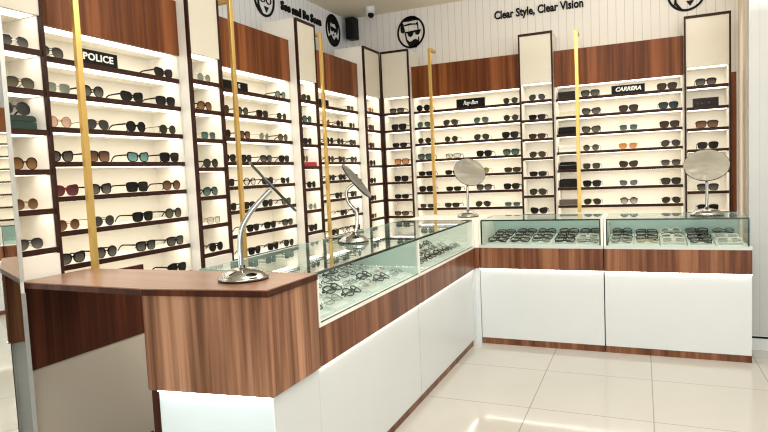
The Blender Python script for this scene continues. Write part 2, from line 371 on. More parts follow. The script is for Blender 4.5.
# unit, shelf, place along the wall, shape, frame colour, lens colour
DATA = [
('B1', 0, 1.784, 'aviator', 'gunmetal', 'greygrad'),
('B1', 0, 2.451, 'cateye', 'black', 'dark'),
('B1', 1, 1.806, 'square', 'silver', 'green'),
('B1', 1, 1.983, 'round', 'black', 'greygrad'),
('B1', 1, 2.216, 'cateye', 'black', 'dark'),
('B1', 1, 2.448, 'square', 'black', 'dark'),
('B1', 2, 1.802, 'round', 'gold', 'pink'),
('B1', 2, 1.997, 'aviator', 'gunmetal', 'grey'),
('B1', 2, 2.227, 'round', 'black', 'dark'),
('B1', 2, 2.456, 'round', 'gunmetal', 'olive'),
('B1', 3, 1.797, 'cateye', 'black', 'greygrad'),
('B1', 3, 1.988, 'shield', 'brown', 'browngrad'),
('B1', 3, 2.226, 'cateye', 'black', 'teal'),
('B1', 3, 2.456, 'square', 'black', 'dark'),
('B1', 4, 1.803, 'cateye', 'burgundy', 'burgundy'),
('B1', 4, 1.985, 'cateye', 'black', 'greygrad'),
('B1', 4, 2.208, 'shield', 'black', 'dark'),
('B1', 4, 2.456, 'round', 'brown', 'browngrad'),
('B1', 5, 1.804, 'round', 'gold', 'browngrad'),
('B1', 5, 1.99, 'round', 'gunmetal', 'grey'),
('B1', 5, 2.229, 'square', 'black', 'dark'),
('B1', 5, 2.46, 'round', 'black', 'olivegrad'),
('B1', 6, 1.81, 'cateye', 'black', 'greygrad'),
('B1', 6, 1.991, 'round', 'black', 'greygrad'),
('B1', 6, 2.235, 'square', 'black', 'greygrad'),
('B1', 6, 2.457, 'square', 'black', 'greygrad'),
('B1', 7, 2.469, 'square', 'black', 'dark'),
('C1', 0, 1.581, 'aviator', 'silver', 'greygrad'),
('C1', 1, 1.59, 'aviator', 'gunmetal', 'olivegrad'),
('C1', 3, 1.581, 'round', 'brown', 'amber'),
('C1', 4, 1.571, 'round', 'gold', 'browngrad'),
('C1', 5, 1.573, 'aviator', 'gunmetal', 'greygrad'),
('C2', 0, 2.674, 'round', 'silver', 'green'),
('C2', 1, 2.667, 'aviator', 'brown', 'amber'),
('C2', 2, 2.68, 'square', 'silver', 'tealdeep'),
('C2', 3, 2.686, 'round', 'black', 'olive'),
('C2', 4, 2.67, 'aviator', 'black', 'tealdeep'),
('C2', 5, 2.68, 'square', 'gold', 'clear'),
('C2', 6, 2.686, 'round', 'black', 'dark'),
('B2', 0, 3.547, 'round', 'black', 'green'),
('B2', 1, 2.907, 'round', 'brown', 'brown'),
('B2', 1, 3.096, 'round', 'black', 'olivegrad'),
('B2', 1, 3.312, 'square', 'brown', 'dark'),
('B2', 1, 3.544, 'round', 'gunmetal', 'olive'),
('B2', 2, 2.906, 'round', 'black', 'dark'),
('B2', 2, 3.102, 'square', 'brown', 'browngrad'),
('B2', 2, 3.314, 'round', 'silver', 'green'),
('B2', 2, 3.548, 'round', 'brown', 'olivegrad'),
('B2', 3, 2.938, 'square', 'black', 'dark'),
('B2', 3, 3.108, 'square', 'black', 'dark'),
('B2', 3, 3.327, 'square', 'black', 'greygrad'),
('B2', 3, 3.565, 'square', 'black', 'dark'),
('B2', 4, 2.914, 'square', 'black', 'dark'),
('B2', 4, 3.13, 'round', 'black', 'clear'),
('B2', 4, 3.329, 'square', 'black', 'dark'),
('B2', 4, 3.562, 'cateye', 'gunmetal', 'dark'),
('B2', 5, 2.918, 'square', 'black', 'dark'),
('B2', 5, 3.109, 'square', 'black', 'dark'),
('B2', 5, 3.314, 'square', 'black', 'dark'),
('B2', 5, 3.579, 'square', 'black', 'olivegrad'),
('B2', 6, 3.137, 'square', 'black', 'dark'),
('B2', 6, 3.328, 'square', 'black', 'dark'),
('B2', 6, 3.564, 'square', 'black', 'greygrad'),
('B2', 7, 3.138, 'square', 'black', 'dark'),
('B2', 7, 3.349, 'square', 'black', 'dark'),
('B2', 7, 3.595, 'round', 'black', 'olive'),
('C3', 0, 3.774, 'aviator', 'gunmetal', 'olive'),
('C3', 1, 3.771, 'round', 'black', 'tealdeep'),
('C3', 2, 3.762, 'square', 'brown', 'dark'),
('C3', 4, 3.786, 'round', 'black', 'dark'),
('C3', 5, 3.784, 'round', 'silver', 'green'),
('C3', 6, 3.782, 'square', 'black', 'dark'),
('B3', 0, 4.626, 'square', 'gunmetal', 'olivegrad'),
('B3', 1, 4.176, 'round', 'gold', 'amber'),
('B3', 1, 4.415, 'round', 'brown', 'dark'),
('B3', 1, 4.659, 'round', 'gunmetal', 'olive'),
('B3', 2, 4.218, 'round', 'black', 'dark'),
('B3', 2, 4.408, 'round', 'brown', 'dark'),
('B3', 2, 4.652, 'square', 'black', 'olivegrad'),
('B3', 3, 4.219, 'round', 'brown', 'dark'),
('B3', 3, 4.419, 'cateye', 'brown', 'dark'),
('B3', 3, 4.676, 'round', 'black', 'olivegrad'),
('B3', 4, 4.211, 'square', 'brown', 'dark'),
('B3', 4, 4.412, 'square', 'black', 'dark'),
('B3', 4, 4.679, 'square', 'black', 'olive'),
('B3', 5, 4.334, 'square', 'black', 'dark'),
('B3', 5, 4.614, 'square', 'black', 'dark'),
('B3', 6, 4.408, 'square', 'black', 'dark'),
('B3', 6, 4.647, 'square', 'black', 'dark'),
('B3', 7, 4.241, 'square', 'black', 'dark'),
('B3', 7, 4.438, 'round', 'black', 'clear'),
('B3', 7, 4.671, 'square', 'black', 'dark'),
('C4', 0, 4.909, 'round', 'gold', 'orange'),
('C4', 1, 4.902, 'square', 'burgundy', 'burgundy'),
('C4', 2, 4.896, 'square', 'burgundy', 'dark'),
('C4', 3, 4.889, 'round', 'brown', 'dark'),
('C4', 4, 4.882, 'round', 'brown', 'dark'),
('C4', 5, 4.876, 'aviator', 'black', 'dark'),
('C4', 6, 4.869, 'square', 'gold', 'olive'),
('C5', 0, -2.066, 'rect', 'brown', 'greygrad'),
('C5', 1, -2.053, 'shield', 'brown', 'dark'),
('C5', 2, -2.051, 'rect', 'black', 'dark'),
('C5', 3, -2.038, 'square', 'brown', 'orange'),
('C5', 4, -2.05, 'square', 'black', 'dark'),
('C5', 5, -2.053, 'rect', 'black', 'dark'),
('C5', 6, -2.06, 'rect', 'brown', 'olivegrad'),
('B4', 0, -1.834, 'round', 'black', 'dark'),
('B4', 0, -1.02, 'round', 'gunmetal', 'olive'),
('B4', 1, -1.841, 'aviator', 'silver', 'tealdeep'),
('B4', 1, -1.573, 'aviator', 'gunmetal', 'grey'),
('B4', 1, -1.292, 'aviator', 'silver', 'tealdeep'),
('B4', 1, -1.028, 'round', 'gunmetal', 'olive'),
('B4', 2, -1.847, 'round', 'gunmetal', 'olive'),
('B4', 2, -1.573, 'round', 'gunmetal', 'olive'),
('B4', 2, -1.293, 'aviator', 'gunmetal', 'olive'),
('B4', 2, -1.041, 'square', 'black', 'dark'),
('B4', 3, -1.848, 'square', 'black', 'tealdeep'),
('B4', 3, -1.56, 'rect', 'brown', 'clear'),
('B4', 3, -1.275, 'square', 'black', 'dark'),
('B4', 3, -1.037, 'square', 'black', 'tealdeep'),
('B4', 4, -1.85, 'rect', 'black', 'dark'),
('B4', 4, -1.571, 'rect', 'brown', 'dark'),
('B4', 4, -1.298, 'round', 'gold', 'yellow'),
('B4', 4, -1.028, 'rect', 'brown', 'olive'),
('B4', 5, -1.851, 'square', 'black', 'dark'),
('B4', 5, -1.567, 'rect', 'brown', 'dark'),
('B4', 5, -1.285, 'square', 'black', 'greygrad'),
('B4', 5, -1.041, 'square', 'black', 'dark'),
('B4', 6, -1.857, 'rect', 'gunmetal', 'grey'),
('B4', 6, -1.587, 'rect', 'brown', 'olive'),
('B4', 6, -1.299, 'aviator', 'gunmetal', 'olive'),
('B4', 6, -1.037, 'rect', 'silver', 'tealdeep'),
('C6', 0, -0.794, 'aviator', 'silver', 'grey'),
('C6', 1, -0.798, 'rect', 'black', 'dark'),
('C6', 2, -0.802, 'rect', 'brown', 'brown'),
('C6', 3, -0.802, 'aviator', 'gunmetal', 'olive'),
('C6', 4, -0.802, 'rect', 'brown', 'dark'),
('C6', 5, -0.806, 'aviator', 'black', 'olive'),
('C6', 6, -0.802, 'cateye', 'black', 'dark'),
('B5', 0, -0.378, 'square', 'black', 'olivegrad'),
('B5', 0, 0.191, 'square', 'brown', 'brown'),
('B5', 1, -0.373, 'cateye', 'black', 'greygrad'),
('B5', 1, -0.089, 'square', 'brown', 'brown'),
('B5', 1, 0.2, 'square', 'black', 'tealdark'),
('B5', 2, -0.376, 'cateye', 'brown', 'olivegrad'),
('B5', 2, -0.091, 'square', 'silver', 'tealdeep'),
('B5', 2, 0.205, 'square', 'brown', 'brown'),
('B5', 3, -0.379, 'round', 'gunmetal', 'greygrad'),
('B5', 3, -0.097, 'square', 'gold', 'orange'),
('B5', 3, 0.218, 'aviator', 'gunmetal', 'grey'),
('B5', 4, -0.378, 'square', 'gunmetal', 'grey'),
('B5', 4, -0.095, 'cateye', 'brown', 'brown'),
('B5', 4, 0.22, 'square', 'gunmetal', 'greygrad'),
('B5', 5, -0.377, 'square', 'black', 'dark'),
('B5', 5, -0.097, 'cateye', 'silver', 'bluegrey'),
('B5', 5, 0.216, 'square', 'black', 'olive'),
('B5', 6, -0.376, 'aviator', 'gunmetal', 'olive'),
('B5', 6, -0.096, 'round', 'black', 'darkgrad'),
('B5', 6, 0.218, 'aviator', 'gunmetal', 'olive'),
('B5', 7, -0.098, 'rect', 'silver', 'olive'),
('C7', 0, 0.453, 'square', 'black', 'greygrad'),
('C7', 2, 0.458, 'shield', 'brown', 'browngrad'),
('C7', 3, 0.464, 'square', 'brown', 'dark'),
('C7', 5, 0.462, 'square', 'black', 'greygrad'),
('C7', 6, 0.462, 'square', 'black', 'dark'),
]

# ------------------------------------------------------------------ room shell
CEIL = 2.80; XW = -2.68; YW = 5.40
def struct(name, mb, mat, loc=None):
    return tag(mb.build(name, mat, loc=loc), kind='structure')
struct('floor', MB().box(-2.9, 4.2, -3.2, 5.6, -.05, 0), M['tiles'])
struct('ceiling', MB().box(-2.9, 4.2, -3.2, 5.6, CEIL, CEIL+.06), M['ceiling'])
struct('wall_left', MB().box(XW-.1, XW, -3.2, 5.5, 0, CEIL), M['plank_left'])
struct('wall_back', MB().box(XW, .80, YW, YW+.1, 0, CEIL), M['plank_back'])
struct('wall_right', MB().box(.70, .80, 4.50, YW, 0, CEIL), M['beige_wall'])
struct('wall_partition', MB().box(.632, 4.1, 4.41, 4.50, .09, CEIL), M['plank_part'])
struct('baseboard_partition', MB().box(.632, 4.1, 4.395, 4.50, 0, .075).box(.632, 4.1, 4.405, 4.49, .075, .09), M['base_white'])
struct('trim_1', MB().box(.62, 4.1, 4.404, 4.41, .075, .088), M['black'])
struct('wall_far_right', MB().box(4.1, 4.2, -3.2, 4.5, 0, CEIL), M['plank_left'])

struct('wall_rear', MB().box(-2.9, 4.2, -3.2, -3.1, 0, CEIL), M['beige_wall'])

# ------------------------------------------------------------------ shelf units
BZ = [1.795,1.648,1.50,1.352,1.203,1.054,.906,.758]
TZ = [1.795,1.636,1.477,1.318,1.159,1.0,.842,.683]
HT = .011   # half a shelf's thickness
def place(o, side, s0, front):
    """side L: local x runs along +Y and the unit faces +X; side B: faces -Y"""
    if side == 'L': o.location = (front, s0, 0); o.rotation_euler = (0, 0, PI/2)
    else: o.location = (s0, front, 0)
def shelf_part(root, w, z, d0, d1, inset=.0):
    sh = MB().box(inset, w-inset, d0, d0+.012, z-HT, z+HT).build('shelf', M['dark_brown'], root)
    MB().box(inset, w-inset, d0+.012, d1, z-HT, z+HT).build('shelf_board', M['shelf_white'], sh)
    MB().box(inset+.01, w-inset-.01, d0+.018, d0+.096, z-HT-.0006, z-HT).build('light_strip', M['led'], sh)
    return sh
def make_tower(side, s0, w, shelves, label, front, H=2.368, depth=.29, low=.0):
    root = empty('display_tower'); place(root, side, s0, front)
    tag(root, label, 'display shelf', 'narrow display towers between the bays')
    t = .016; st = .0125
    MB().box(0, st, 0, .02, low, H).box(w-st, w, 0, .02, low, H).box(st, w-st, 0, .02, H-.020, H).build('face_frame', M['dark_brown'], root)
    MB().box(0, t, .02, depth, low, H).build('side_panel', M['white'], root)
    MB().box(w-t, w, .02, depth, low, H).build('side_panel', M['white'], root)
    MB().box(t, w-t, .02, depth, H-.03, H-.002).build('top_panel', M['white'], root)
    MB().box(t, w-t, .215, .225, low, 1.96).build('back_panel', M['shelf_white'], root)
    MB().box(st, w-st, .006, .02, 1.945, H-.02).build('header_panel', M['header_cream'], root)
    MB().box(t, w-t, .02, .215, 1.945, 1.955).build('soffit', M['shelf_white'], root)
    MB().box(t+.01, w-t-.01, .026, .104, 1.9444, 1.945).build('light_strip', M['led'], root)
    for z in shelves: shelf_part(root, w, z, 0.003, .2145, t)
    zb = shelves[-1] - HT
    MB().box(st, w-st, .004, .02, low, zb-.004).build('base_panel', M['white'], root)
    return root
def make_bay(side, s0, w, label, front, H=2.22, hb=1.932, depth=.205):
    root = empty('display_bay'); place(root, side, s0, front)
    tag(root, label, 'display shelf', 'wide display bays along the walls')
    t = .012
    MB().box(0, w, -.004, .016, hb, H).build('header_panel', M['wood_header'], root)
    MB().box(.0, w, .016, depth, hb+.002, hb+.015).build('soffit', M['shelf_white'], root)
    MB().box(.02, w-.02, .026, .104, hb+.0014, hb+.002).build('light_strip', M['led'], root)
    MB().box(0, t, .006, depth, .0, hb+.002).build('side_panel', M['shelf_white'], root)
    MB().box(w-t, w, .006, depth, .0, hb+.002).build('side_panel', M['shelf_white'], root)
    MB().box(0, w, depth, depth+.012, 0, H).build('back_panel', M['shelf_white'], root)
    MB().box(0, w, .016, depth, H-.015, H).build('top_panel', M['white'], root)
    for z in BZ: shelf_part(root, w, z, 0, depth, .008)
    MB().box(t, w-t, .004, .02, 0, .735).build('base_panel', M['white'], root)
    return root
E_ = .002
XC = -2.20; XB = -2.275; YC = 5.08; YB = 5.15
make_tower('L', 1.425, .268-E_, TZ[:6], 'narrow white display tower beside the mirror panel, dark brown face frame', XC)
make_tower('L', 2.535, .263, TZ[:7], 'narrow display tower after the bay behind the desk, tall cream header', XC)
make_tower('L', 3.637, .263, TZ[:7], 'narrow display tower on the side wall holding a red case', XC)
make_tower('L', 4.736, .342, TZ, 'narrow display tower ending the side wall in the room corner', XC)
make_tower('B', -2.198, .276, TZ, 'narrow display tower starting the back wall in the room corner', YC)
make_tower('B', -.935, .277, TZ[:7], 'narrow display tower between the two bays of the back wall', YC, 2.358)
c7 = make_tower('B', .306, .309, TZ[:7], 'narrow display tower at the end of the back wall by the white partition', YC, 2.328)
MB().box(.315, .345, .02, .10, .0, 1.885).build('side_board', M['wood_header'], c7)
MB().box(.309, .313, .11, .22, .3, 2.3).build('slot_fill_strip', M['slot_fill'], c7)  # added glowing strip, hidden, lights the wall beside the tower
make_bay('L', 1.695, .838, 'wide display bay behind the desk under a walnut header', XB)
make_bay('L', 2.80, .835, 'middle display bay of the side wall under a walnut header', XB)
make_bay('L', 3.902, .832, 'display bay below the black loudspeaker under a walnut header', XB)
make_bay('B', -1.920, .983, 'back-wall display bay next to the room corner under a walnut header', YB, 2.213, 1.928)
make_bay('B', -.656, .960, 'back-wall display bay nearer the white partition under a walnut header', YB, 2.20, 1.906)

# ------------------------------------------------------------------ sunglasses on the shelves
PLACE = dict(B1='bay behind the desk', B2='middle side-wall bay', B3='bay below the loudspeaker', B4='back bay near corner', B5='back bay near partition',
             C1='tower beside mirror panel', C2='tower after desk bay', C3='tower holding red case', C4='side tower in corner', C5='back tower in corner',
             C6='tower between back bays', C7='tower beside white partition')
GROUP = dict(B1='sunglasses in the bay behind the desk', B2='sunglasses in the middle side-wall bay', B3='sunglasses in the bay below the loudspeaker', B4='sunglasses in the back bay near the corner',
             B5='sunglasses in the back bay near the partition')
FRONT = dict(L=(XB-.022, XC-.030), B=(YB+.022, YC+.030))
SPAN = dict(B1=(1.695, 2.533), B2=(2.80, 3.635), B3=(3.902, 4.734), B4=(-1.92, -.937), B5=(-.656, .304))
rows = {}
for u, s, c, st, fr, le in DATA: rows.setdefault((u, s), []).append((c, st, fr, le))
for (u, s), row in rows.items():
    row.sort()
    side = 'L' if u in ('B1', 'B2', 'B3', 'C1', 'C2', 'C3', 'C4') else 'B'
    zs = BZ if u[0] == 'B' else TZ
    f = FRONT[side][0 if u[0] == 'B' else 1]
    for k, (c, st, fr, le) in enumerate(row):
        if u in SPAN: c = min(max(c, SPAN[u][0]+.092), SPAN[u][1]-.092)
        j = random.uniform(-.07, .07)
        z = zs[s] + HT + .0006
        if side == 'L': loc = (f, c, z); rz = PI/2 + j
        else: loc = (c, f, z); rz = j
        o = make_eyewear('sunglasses', st, fr, le, loc, rz, scale=(1.03 if side == 'B' else .96 if u == 'B1' else .90)*random.uniform(.98, 1.02))
        look = f"{FRNAME[fr]} {LOOK_STYLE[st]} sunglasses, {LOOK_LENS[le]} lenses"
        shelf = ('top' if s == 0 else ORD[s]) + ' shelf'
        if len(row) > 1:
            lab = f"{look}, {ORD[k]} from {'mirror' if side == 'L' else 'corner'} end, {shelf}, {PLACE[u]}"
        else: lab = f"{look}, alone on {shelf}, {PLACE[u]}"
        tag(o, lab, 'sunglasses', GROUP.get(u, 'sunglasses in the narrow towers'))
# the pair lying on the dark green case, and the one on the red case
o = make_eyewear('sunglasses', 'round', 'black', 'dark', (XC-.05, 1.575, 1.477+HT+.0575), PI/2-.1, tilt=-.15)
tag(o, 'black round sunglasses lying on top of the dark green case', 'sunglasses', 'sunglasses in the narrow towers')
o = make_eyewear('sunglasses', 'aviator', 'gold', 'olive', (XC-.05, 3.745, 1.318+HT+.0325), PI/2+.2)
tag(o, 'gold teardrop sunglasses with olive lenses standing on the red case', 'sunglasses', 'sunglasses in the narrow towers')
# nearly hidden pair behind the oval desk mirror
o = make_eyewear('sunglasses', 'square', 'black', 'dark', (.455, YC+.03, 1.159+HT+.0006), 0)
tag(o, 'black square sunglasses behind the oval mirror, tower beside white partition', 'sunglasses', 'sunglasses in the narrow towers')

# ------------------------------------------------------------------ cases, boxes, signs on the shelves
def rounded_case(name, w, d, h, mat, loc, rz, label, r=.02, group=None, seam=True):
    """a hinged eyewear case: soft box with a lid seam"""
    root = empty(name, loc, rz); tag(root, label, 'glasses case', group)
    pts = []
    for sx, sz, a0 in ((1, 1, 0), (-1, 1, PI/2), (-1, -1, PI), (1, -1, 1.5*PI)):
        for k in range(6):
            a = a0 + k*PI/10
            rr = min(r, h*.45) if sz > 0 else min(r*.4, h*.3)
            pts.append((sx*(w/2-rr)+rr*math.cos(a), h/2+sz*(h/2-rr)+rr*math.sin(a)))
    def part(z0, z1, nm, g=0):
        mb = MB(); n = len(pts)
        clip = [(x, min(max(z, z0), z1)) for x, z in pts]
        mb.add([(x, 0, z) for x, z in clip] + [(x, d, z) for x, z in clip],
               [tuple(range(n))[::-1], tuple(range(n, 2*n))] + [(i, (i+1) % n, (i+1) % n+n, i+n) for i in range(n)])
        mb.build(nm, mat, root, bevel=.004)
    if seam:
        part(0, h*.56, 'case_body'); part(h*.56+.0015, h, 'lid')
    else: part(0, h, 'case_body')
    return root
rounded_case('eyewear_case', .135, .07, .054, M['green_case'], (XC-.025, 1.575, 1.477+HT+.0005), PI/2, 'dark green soft eyewear case on the third shelf beside the mirror panel', r=.016)
rounded_case('eyewear_case', .13, .06, .030, M['red_case'], (XC-.025, 3.80, 1.318+HT+.0005), PI/2, 'red eyewear case on the fourth shelf of a side-wall tower', r=.006)
g5 = 'cases stacked along one side of the back bay near the partition'
cases = [(-.565, .135, .058, 'brown_box', 'dark brown box on the top shelf of the back bay near the partition', .004),
         (-.560, .135, .040, 'clear_plastic', 'clear plastic case on the second shelf of the back bay near the partition', .014),
         (-.566, .140, .060, 'black', 'black oblong case on the third shelf of the back bay near the partition', .012),
         (-.566, .135, .060, 'white_case', 'white case on the fourth shelf of the back bay near the partition', .006),
         (-.566, .145, .066, 'black', 'black domed case on the fifth shelf of the back bay near the partition', .026),
         (-.566, .145, .072, 'black_matt', 'black rounded case on the sixth shelf of the back bay near the partition', .022),
         (-.566, .148, .045, 'grey_case', 'flat grey-brown case on the seventh shelf of the back bay near the partition', .006),
         (-.566, .135, .060, 'white_case', 'white case on the lowest shelf of the back bay near the partition', .006)]
for (x, w, h, m, lab, r), z in zip(cases, BZ):
    rounded_case('eyewear_case', w, .075, h, M[m], (x, YB+.03, z+HT+.0005), 0, lab, r, g5)
rounded_case('eyewear_case', .16, .08, .018, M['white_case'], (-2.06, YC+.04, TZ[7]+HT+.0005), 0, 'flat white case low in the corner tower of the back wall', .004)
def sign(txt, w, h, loc, rz, label, size, **kw):
    root = empty('brand_sign', loc, rz); tag(root, label, 'sign', 'black counter signs on the shelves')
    MB().box(-w/2, w/2, 0, .014, 0, h).build('sign_block', M['black'], root, bevel=.002)
    if txt:
        me = text_mesh(txt, size, .0008, M['letter_white'], **kw)
        obj('lettering', me, root, (0, -.0012, h/2), (PI/2, 0, 0))
    return root
sign('POLICE', .222, .067, (XB-.02, 2.027, BZ[0]+HT+.0005), PI/2, 'black sign with white capitals on the top shelf behind the desk', .044, offset=.0012, sx=1.12, space=1.05)
sign('CARRERA', .247, .066, (-.091, YB+.02, BZ[0]+HT+.0005), 0, 'black sign with slanted white capitals, top shelf of the bay near the partition', .044, offset=.0016, shear=.25, sx=1.0)
sign('Ray-Ban', .258, .076, (-1.383, YB+.02, BZ[0]+HT+.0005), 0, 'black sign with white script, top shelf of back bay near the corner', .05, offset=.0006, shear=.35, sx=.80)
sg = sign('', .24, .055, (XB-.02, 3.043, BZ[0]+HT+.0005), PI/2, 'black sign half behind the gold rod, top shelf of middle bay', .034)
for ch, x in (('C', -.025), ('E', .030)): obj('letter', text_mesh(ch, .034, .0008, M['letter_white'], offset=.001), sg, (x, -.0012, .0275), (PI/2, 0, 0))
sign('', .19, .05, (XB-.02, 4.135, BZ[0]+HT+.0005), PI/2, 'small plain black sign behind a gold rod, top shelf below the loudspeaker', .03)
bx = empty('eyewear_box', (.452, YC+.03, TZ[1]+HT+.0005)); tag(bx, 'black box with small pale print in the tower beside the white partition', 'box')
MB().box(-.085, .085, 0, .07, 0, .060).build('box_body', M['brown_box'], bx, bevel=.003)
MB().box(-.0865, .0865, -.0015, .0715, .060, .066).build('lid', M['brown_box'], bx, bevel=.002)
obj('lettering', text_mesh('( \u00b7 o \u00b7   K', .024, .0005, M['grey_case'], sx=1.0), bx, (-.015, -.001, .028), (PI/2, 0, 0))

# ------------------------------------------------------------------ gold rods with a hooked top
def rod(x, y, z0, z1, side, label, back):
    root = empty('gold_rod', (x, y, 0), PI/2 if side == 'L' else 0)
    tag(root, label, 'rod', 'gold rods standing before the shelf bays')
    MB().box(-.014, .014, -.010, .010, z0, z1).build('upright', M['gold'], root, bevel=.002)
    MB().box(-.014, .014, .010, back, z1-.022, z1).build('hook_arm', M['gold'], root, bevel=.002)
rod(-2.17, 1.816, .875, 2.31, 'L', 'tall gold rod before the bay behind the desk', .1025)
rod(-2.17, 2.862, .72, 2.295, 'L', 'tall gold rod at the middle bay of the side wall', .1025)
rod(-2.17, 3.917, .72, 2.31, 'L', 'tall gold rod beside the tower holding the red case', .1025)
rod(-1.69, 5.00, .868, 2.328, 'B', 'tall gold rod at the back bay next to the corner', .148)
rod(-.463, 5.00, .868, 2.317, 'B', 'tall gold rod at the back bay with the stacked cases', .148)

# ------------------------------------------------------------------ lettering and emblems on the upper wall
def slogan(words_, width, loc, rz, label, **kw):
    full = text_mesh(' '.join(words_), .098, .006, M['black'], align='LEFT', **kw)
    fw = max(v.co.x for v in full.vertices); k = width/fw
    root = empty('wall_lettering', loc, rz); tag(root, label, 'lettering')
    for i in range(len(words_)):
        me = text_mesh(words_[i], .098, .006, M['black'], name='word', align='LEFT', **kw)
        up = text_mesh(' '.join(words_[:i+1]), .098, .006, M['black'], name='word', align='LEFT', **kw)
        x1 = max(v.co.x for v in up.vertices); x0 = x1 - max(v.co.x for v in me.vertices)
        me.transform(Matrix.Diagonal((k, 1, 1, 1)) @ Matrix.Translation((x0, 0, 0)))
        obj('word', me, root, (-width/2, 0, 0), (PI/2, 0, 0))
slogan(['Clear', 'Style,', 'Clear', 'Vision'], .762, (-.815, YW-.008, 2.617), 0, 'black slogan lettering Clear Style, Clear Vision on the back wall', offset=.0026)
slogan(['See', 'and', 'Be', 'Seen'], .655, (XW+.008, 4.525, 2.655), PI/2, 'black slogan lettering See and Be Seen on the side wall', offset=.0032, space=1.06)

def flat(mb, pts, d=.008):
    n = len(pts)
    mb.add([(x, -d, z) for x, z in pts] + [(x, 0, z) for x, z in pts], [tuple(range(n)), tuple(range(2*n-1, n-1, -1))] + [(i, i+n, (i+1) % n+n, (i+1) % n) for i in range(n)])
def ring(mb, r, w, rx=1., cz=0, cx=0, n=48, d=.008, a0=0, a1=2*PI):
    full = abs(a1-a0-2*PI) < 1e-6
    k = n if full else n+1
    vs = []
    for i in range(k):
        a = a0 + (a1-a0)*i/n; c, s = math.cos(a), math.sin(a)
        for q, y in ((r, -d), (r-w, -d), (r-w, 0), (r, 0)): vs.append((cx+q*c*rx, y, cz+q*s))
    fs = []
    for i in range(n):
        j = (i+1) % k
        for e in range(4): fs.append((i*4+e, i*4+(e+1) % 4, j*4+(e+1) % 4, j*4+e))
    mb.add(vs, fs)
def S(pts, k=.15): return [(x*k, z*k) for x, z in pts]
def emblem(loc, rz, label, kind):
    root = empty('wall_emblem', loc, rz); tag(root, label, 'emblem', 'round black emblems on the upper walls')
    mb = MB(); ring(mb, .150, .018, .94); mb.build('ring', M['black'], root)
    if kind == 'man':
        mb = MB()
        flat(mb, S([(-.62,.68),(-.50,.86),(-.25,.98),(.05,1.02),(.32,.96),(.48,.82),(.50,.66),(.30,.72),(-.10,.68),(-.45,.70)]))      # quiff
        flat(mb, S([(-.62,.66),(-.50,.60),(-.44,.30),(-.40,.06),(-.52,.0),(-.66,.04),(-.70,.30)]))                        # side hair
        flat(mb, S([(-.44,.50),(-.05,.56),(.36,.50),(.46,.62),(.50,.50),(.52,.10),(.46,.10),(.44,.42),(.0,.46),(-.44,.42)]))  # fringe line
        mb.build('hair', M['black'], root)
        mb = MB()
        flat(mb, S([(-.38,.06),(.66,.10),(.66,.04),(.60,-.10),(.48,-.22),(.34,-.18),(.26,-.02),(.18,-.02),(.12,-.20),(-.04,-.30),(-.18,-.22),(-.24,-.04),(-.40,.0)]))
        mb.build('sunglasses', M['black'], root)
        mb = MB()
        flat(mb, S([(-.42,.0),(-.36,.0),(-.28,-.42),(-.10,-.60),(.06,-.56),(.16,-.48),(.34,-.46),(.46,-.54),(.48,-.34),(.54,-.34),(.52,-.70),(.36,-.98),(.10,-.99),(-.16,-.86),(-.34,-.52)]))
        mb.build('beard', M['black'], root)
    elif kind == 'woman':
        mb = MB()
        flat(mb, S([(-.66,.40),(-.52,.80),(-.1,1.0),(.30,.92),(.58,.66),(.66,.30),(.60,.0),(.46,-.2),(.44,.24),(.30,.46),(.0,.40),(-.30,.50),(-.40,.20),(-.46,-.30),(-.62,-.1)]))
        flat(mb, S([(-.60,-.48),(-.30,-.30),(-.08,-.52),(.10,-.62),(.34,-.36),(.58,-.50),(.50,-.80),(.2,-.96),(-.2,-.96),(-.48,-.80)]))
        mb.build('hair', M['black'], root)
        mb = MB()
        flat(mb, S([(-.30,.20),(.0,.20),(.02,.02),(-.10,-.08),(-.26,-.04)])); flat(mb, S([(.08,.18),(.36,.16),(.32,-.04),(.20,-.10),(.10,.0)]))
        flat(mb, S([(-.06,-.24),(.14,-.24),(.04,-.34)]))
        mb.build('face_marks', M['black'], root)
    else:
        mb = MB()
        flat(mb, S([(-.60,.10),(-.50,.62),(-.2,.90),(.2,.92),(.5,.66),(.60,.10),(.50,.10),(.40,.50),(.1,.62),(-.3,.52),(-.48,.10)]))
        flat(mb, S([(-.60,.20),(-.52,.10),(-.46,-.50),(-.20,-.86),(-.28,-.90),(-.56,-.60)])); flat(mb, S([(-.62,-.62),(-.58,-.66),(-.50,-.3),(-.56,-.3)]))
        mb.build('hair', M['black'], root)
        mb = MB()
        ring(mb, .032, .007, 1.1, -.012, -.022, 20); ring(mb, .032, .007, 1.1, -.012, .060, 20)
        flat(mb, S([(-.02,-.46),(.36,-.46),(.17,-.74)]))
        mb.build('face_marks', M['black'], root)
emblem((-2.000, YW-.001, 2.585), 0, 'round black emblem of a bearded man in sunglasses on the back wall', 'man')
emblem((.345, YW-.001, 2.583), 0, 'round black emblem of a face in spectacles above the end tower', 'specs')
emblem((XW+.001, 5.09, 2.632), PI/2, 'round black emblem of a long-haired face on the side wall by the loudspeaker', 'woman')
emblem((XW+.001, 3.965, 2.662), PI/2, 'round black emblem of a face above the middle bay, side wall', 'specs')
sp = empty('loudspeaker', (-2.588, 5.26, 2.58)); tag(sp, 'black box loudspeaker high in the room corner', 'loudspeaker')
MB().box(-.044, .044, .012, .125, 0, .205).build('cabinet', M['black'], sp, bevel=.006)
MB().box(-.039, .039, 0, .012, .006, .199).build('grille', M['black_matt'], sp, bevel=.004)
MB().box(-.015, .015, .125, .138, .06, .15).build('wall_bracket', M['black'], sp)
cm = empty('security_camera', (-2.30, 5.13, CEIL)); tag(cm, 'white dome security camera on the ceiling near the corner', 'camera')
MB().lathe([(.046, 0), (.046, -.035), (.043, -.045), (.0, -.045)][::-1], seg=24).build('mount_base', M['base_white'], cm)
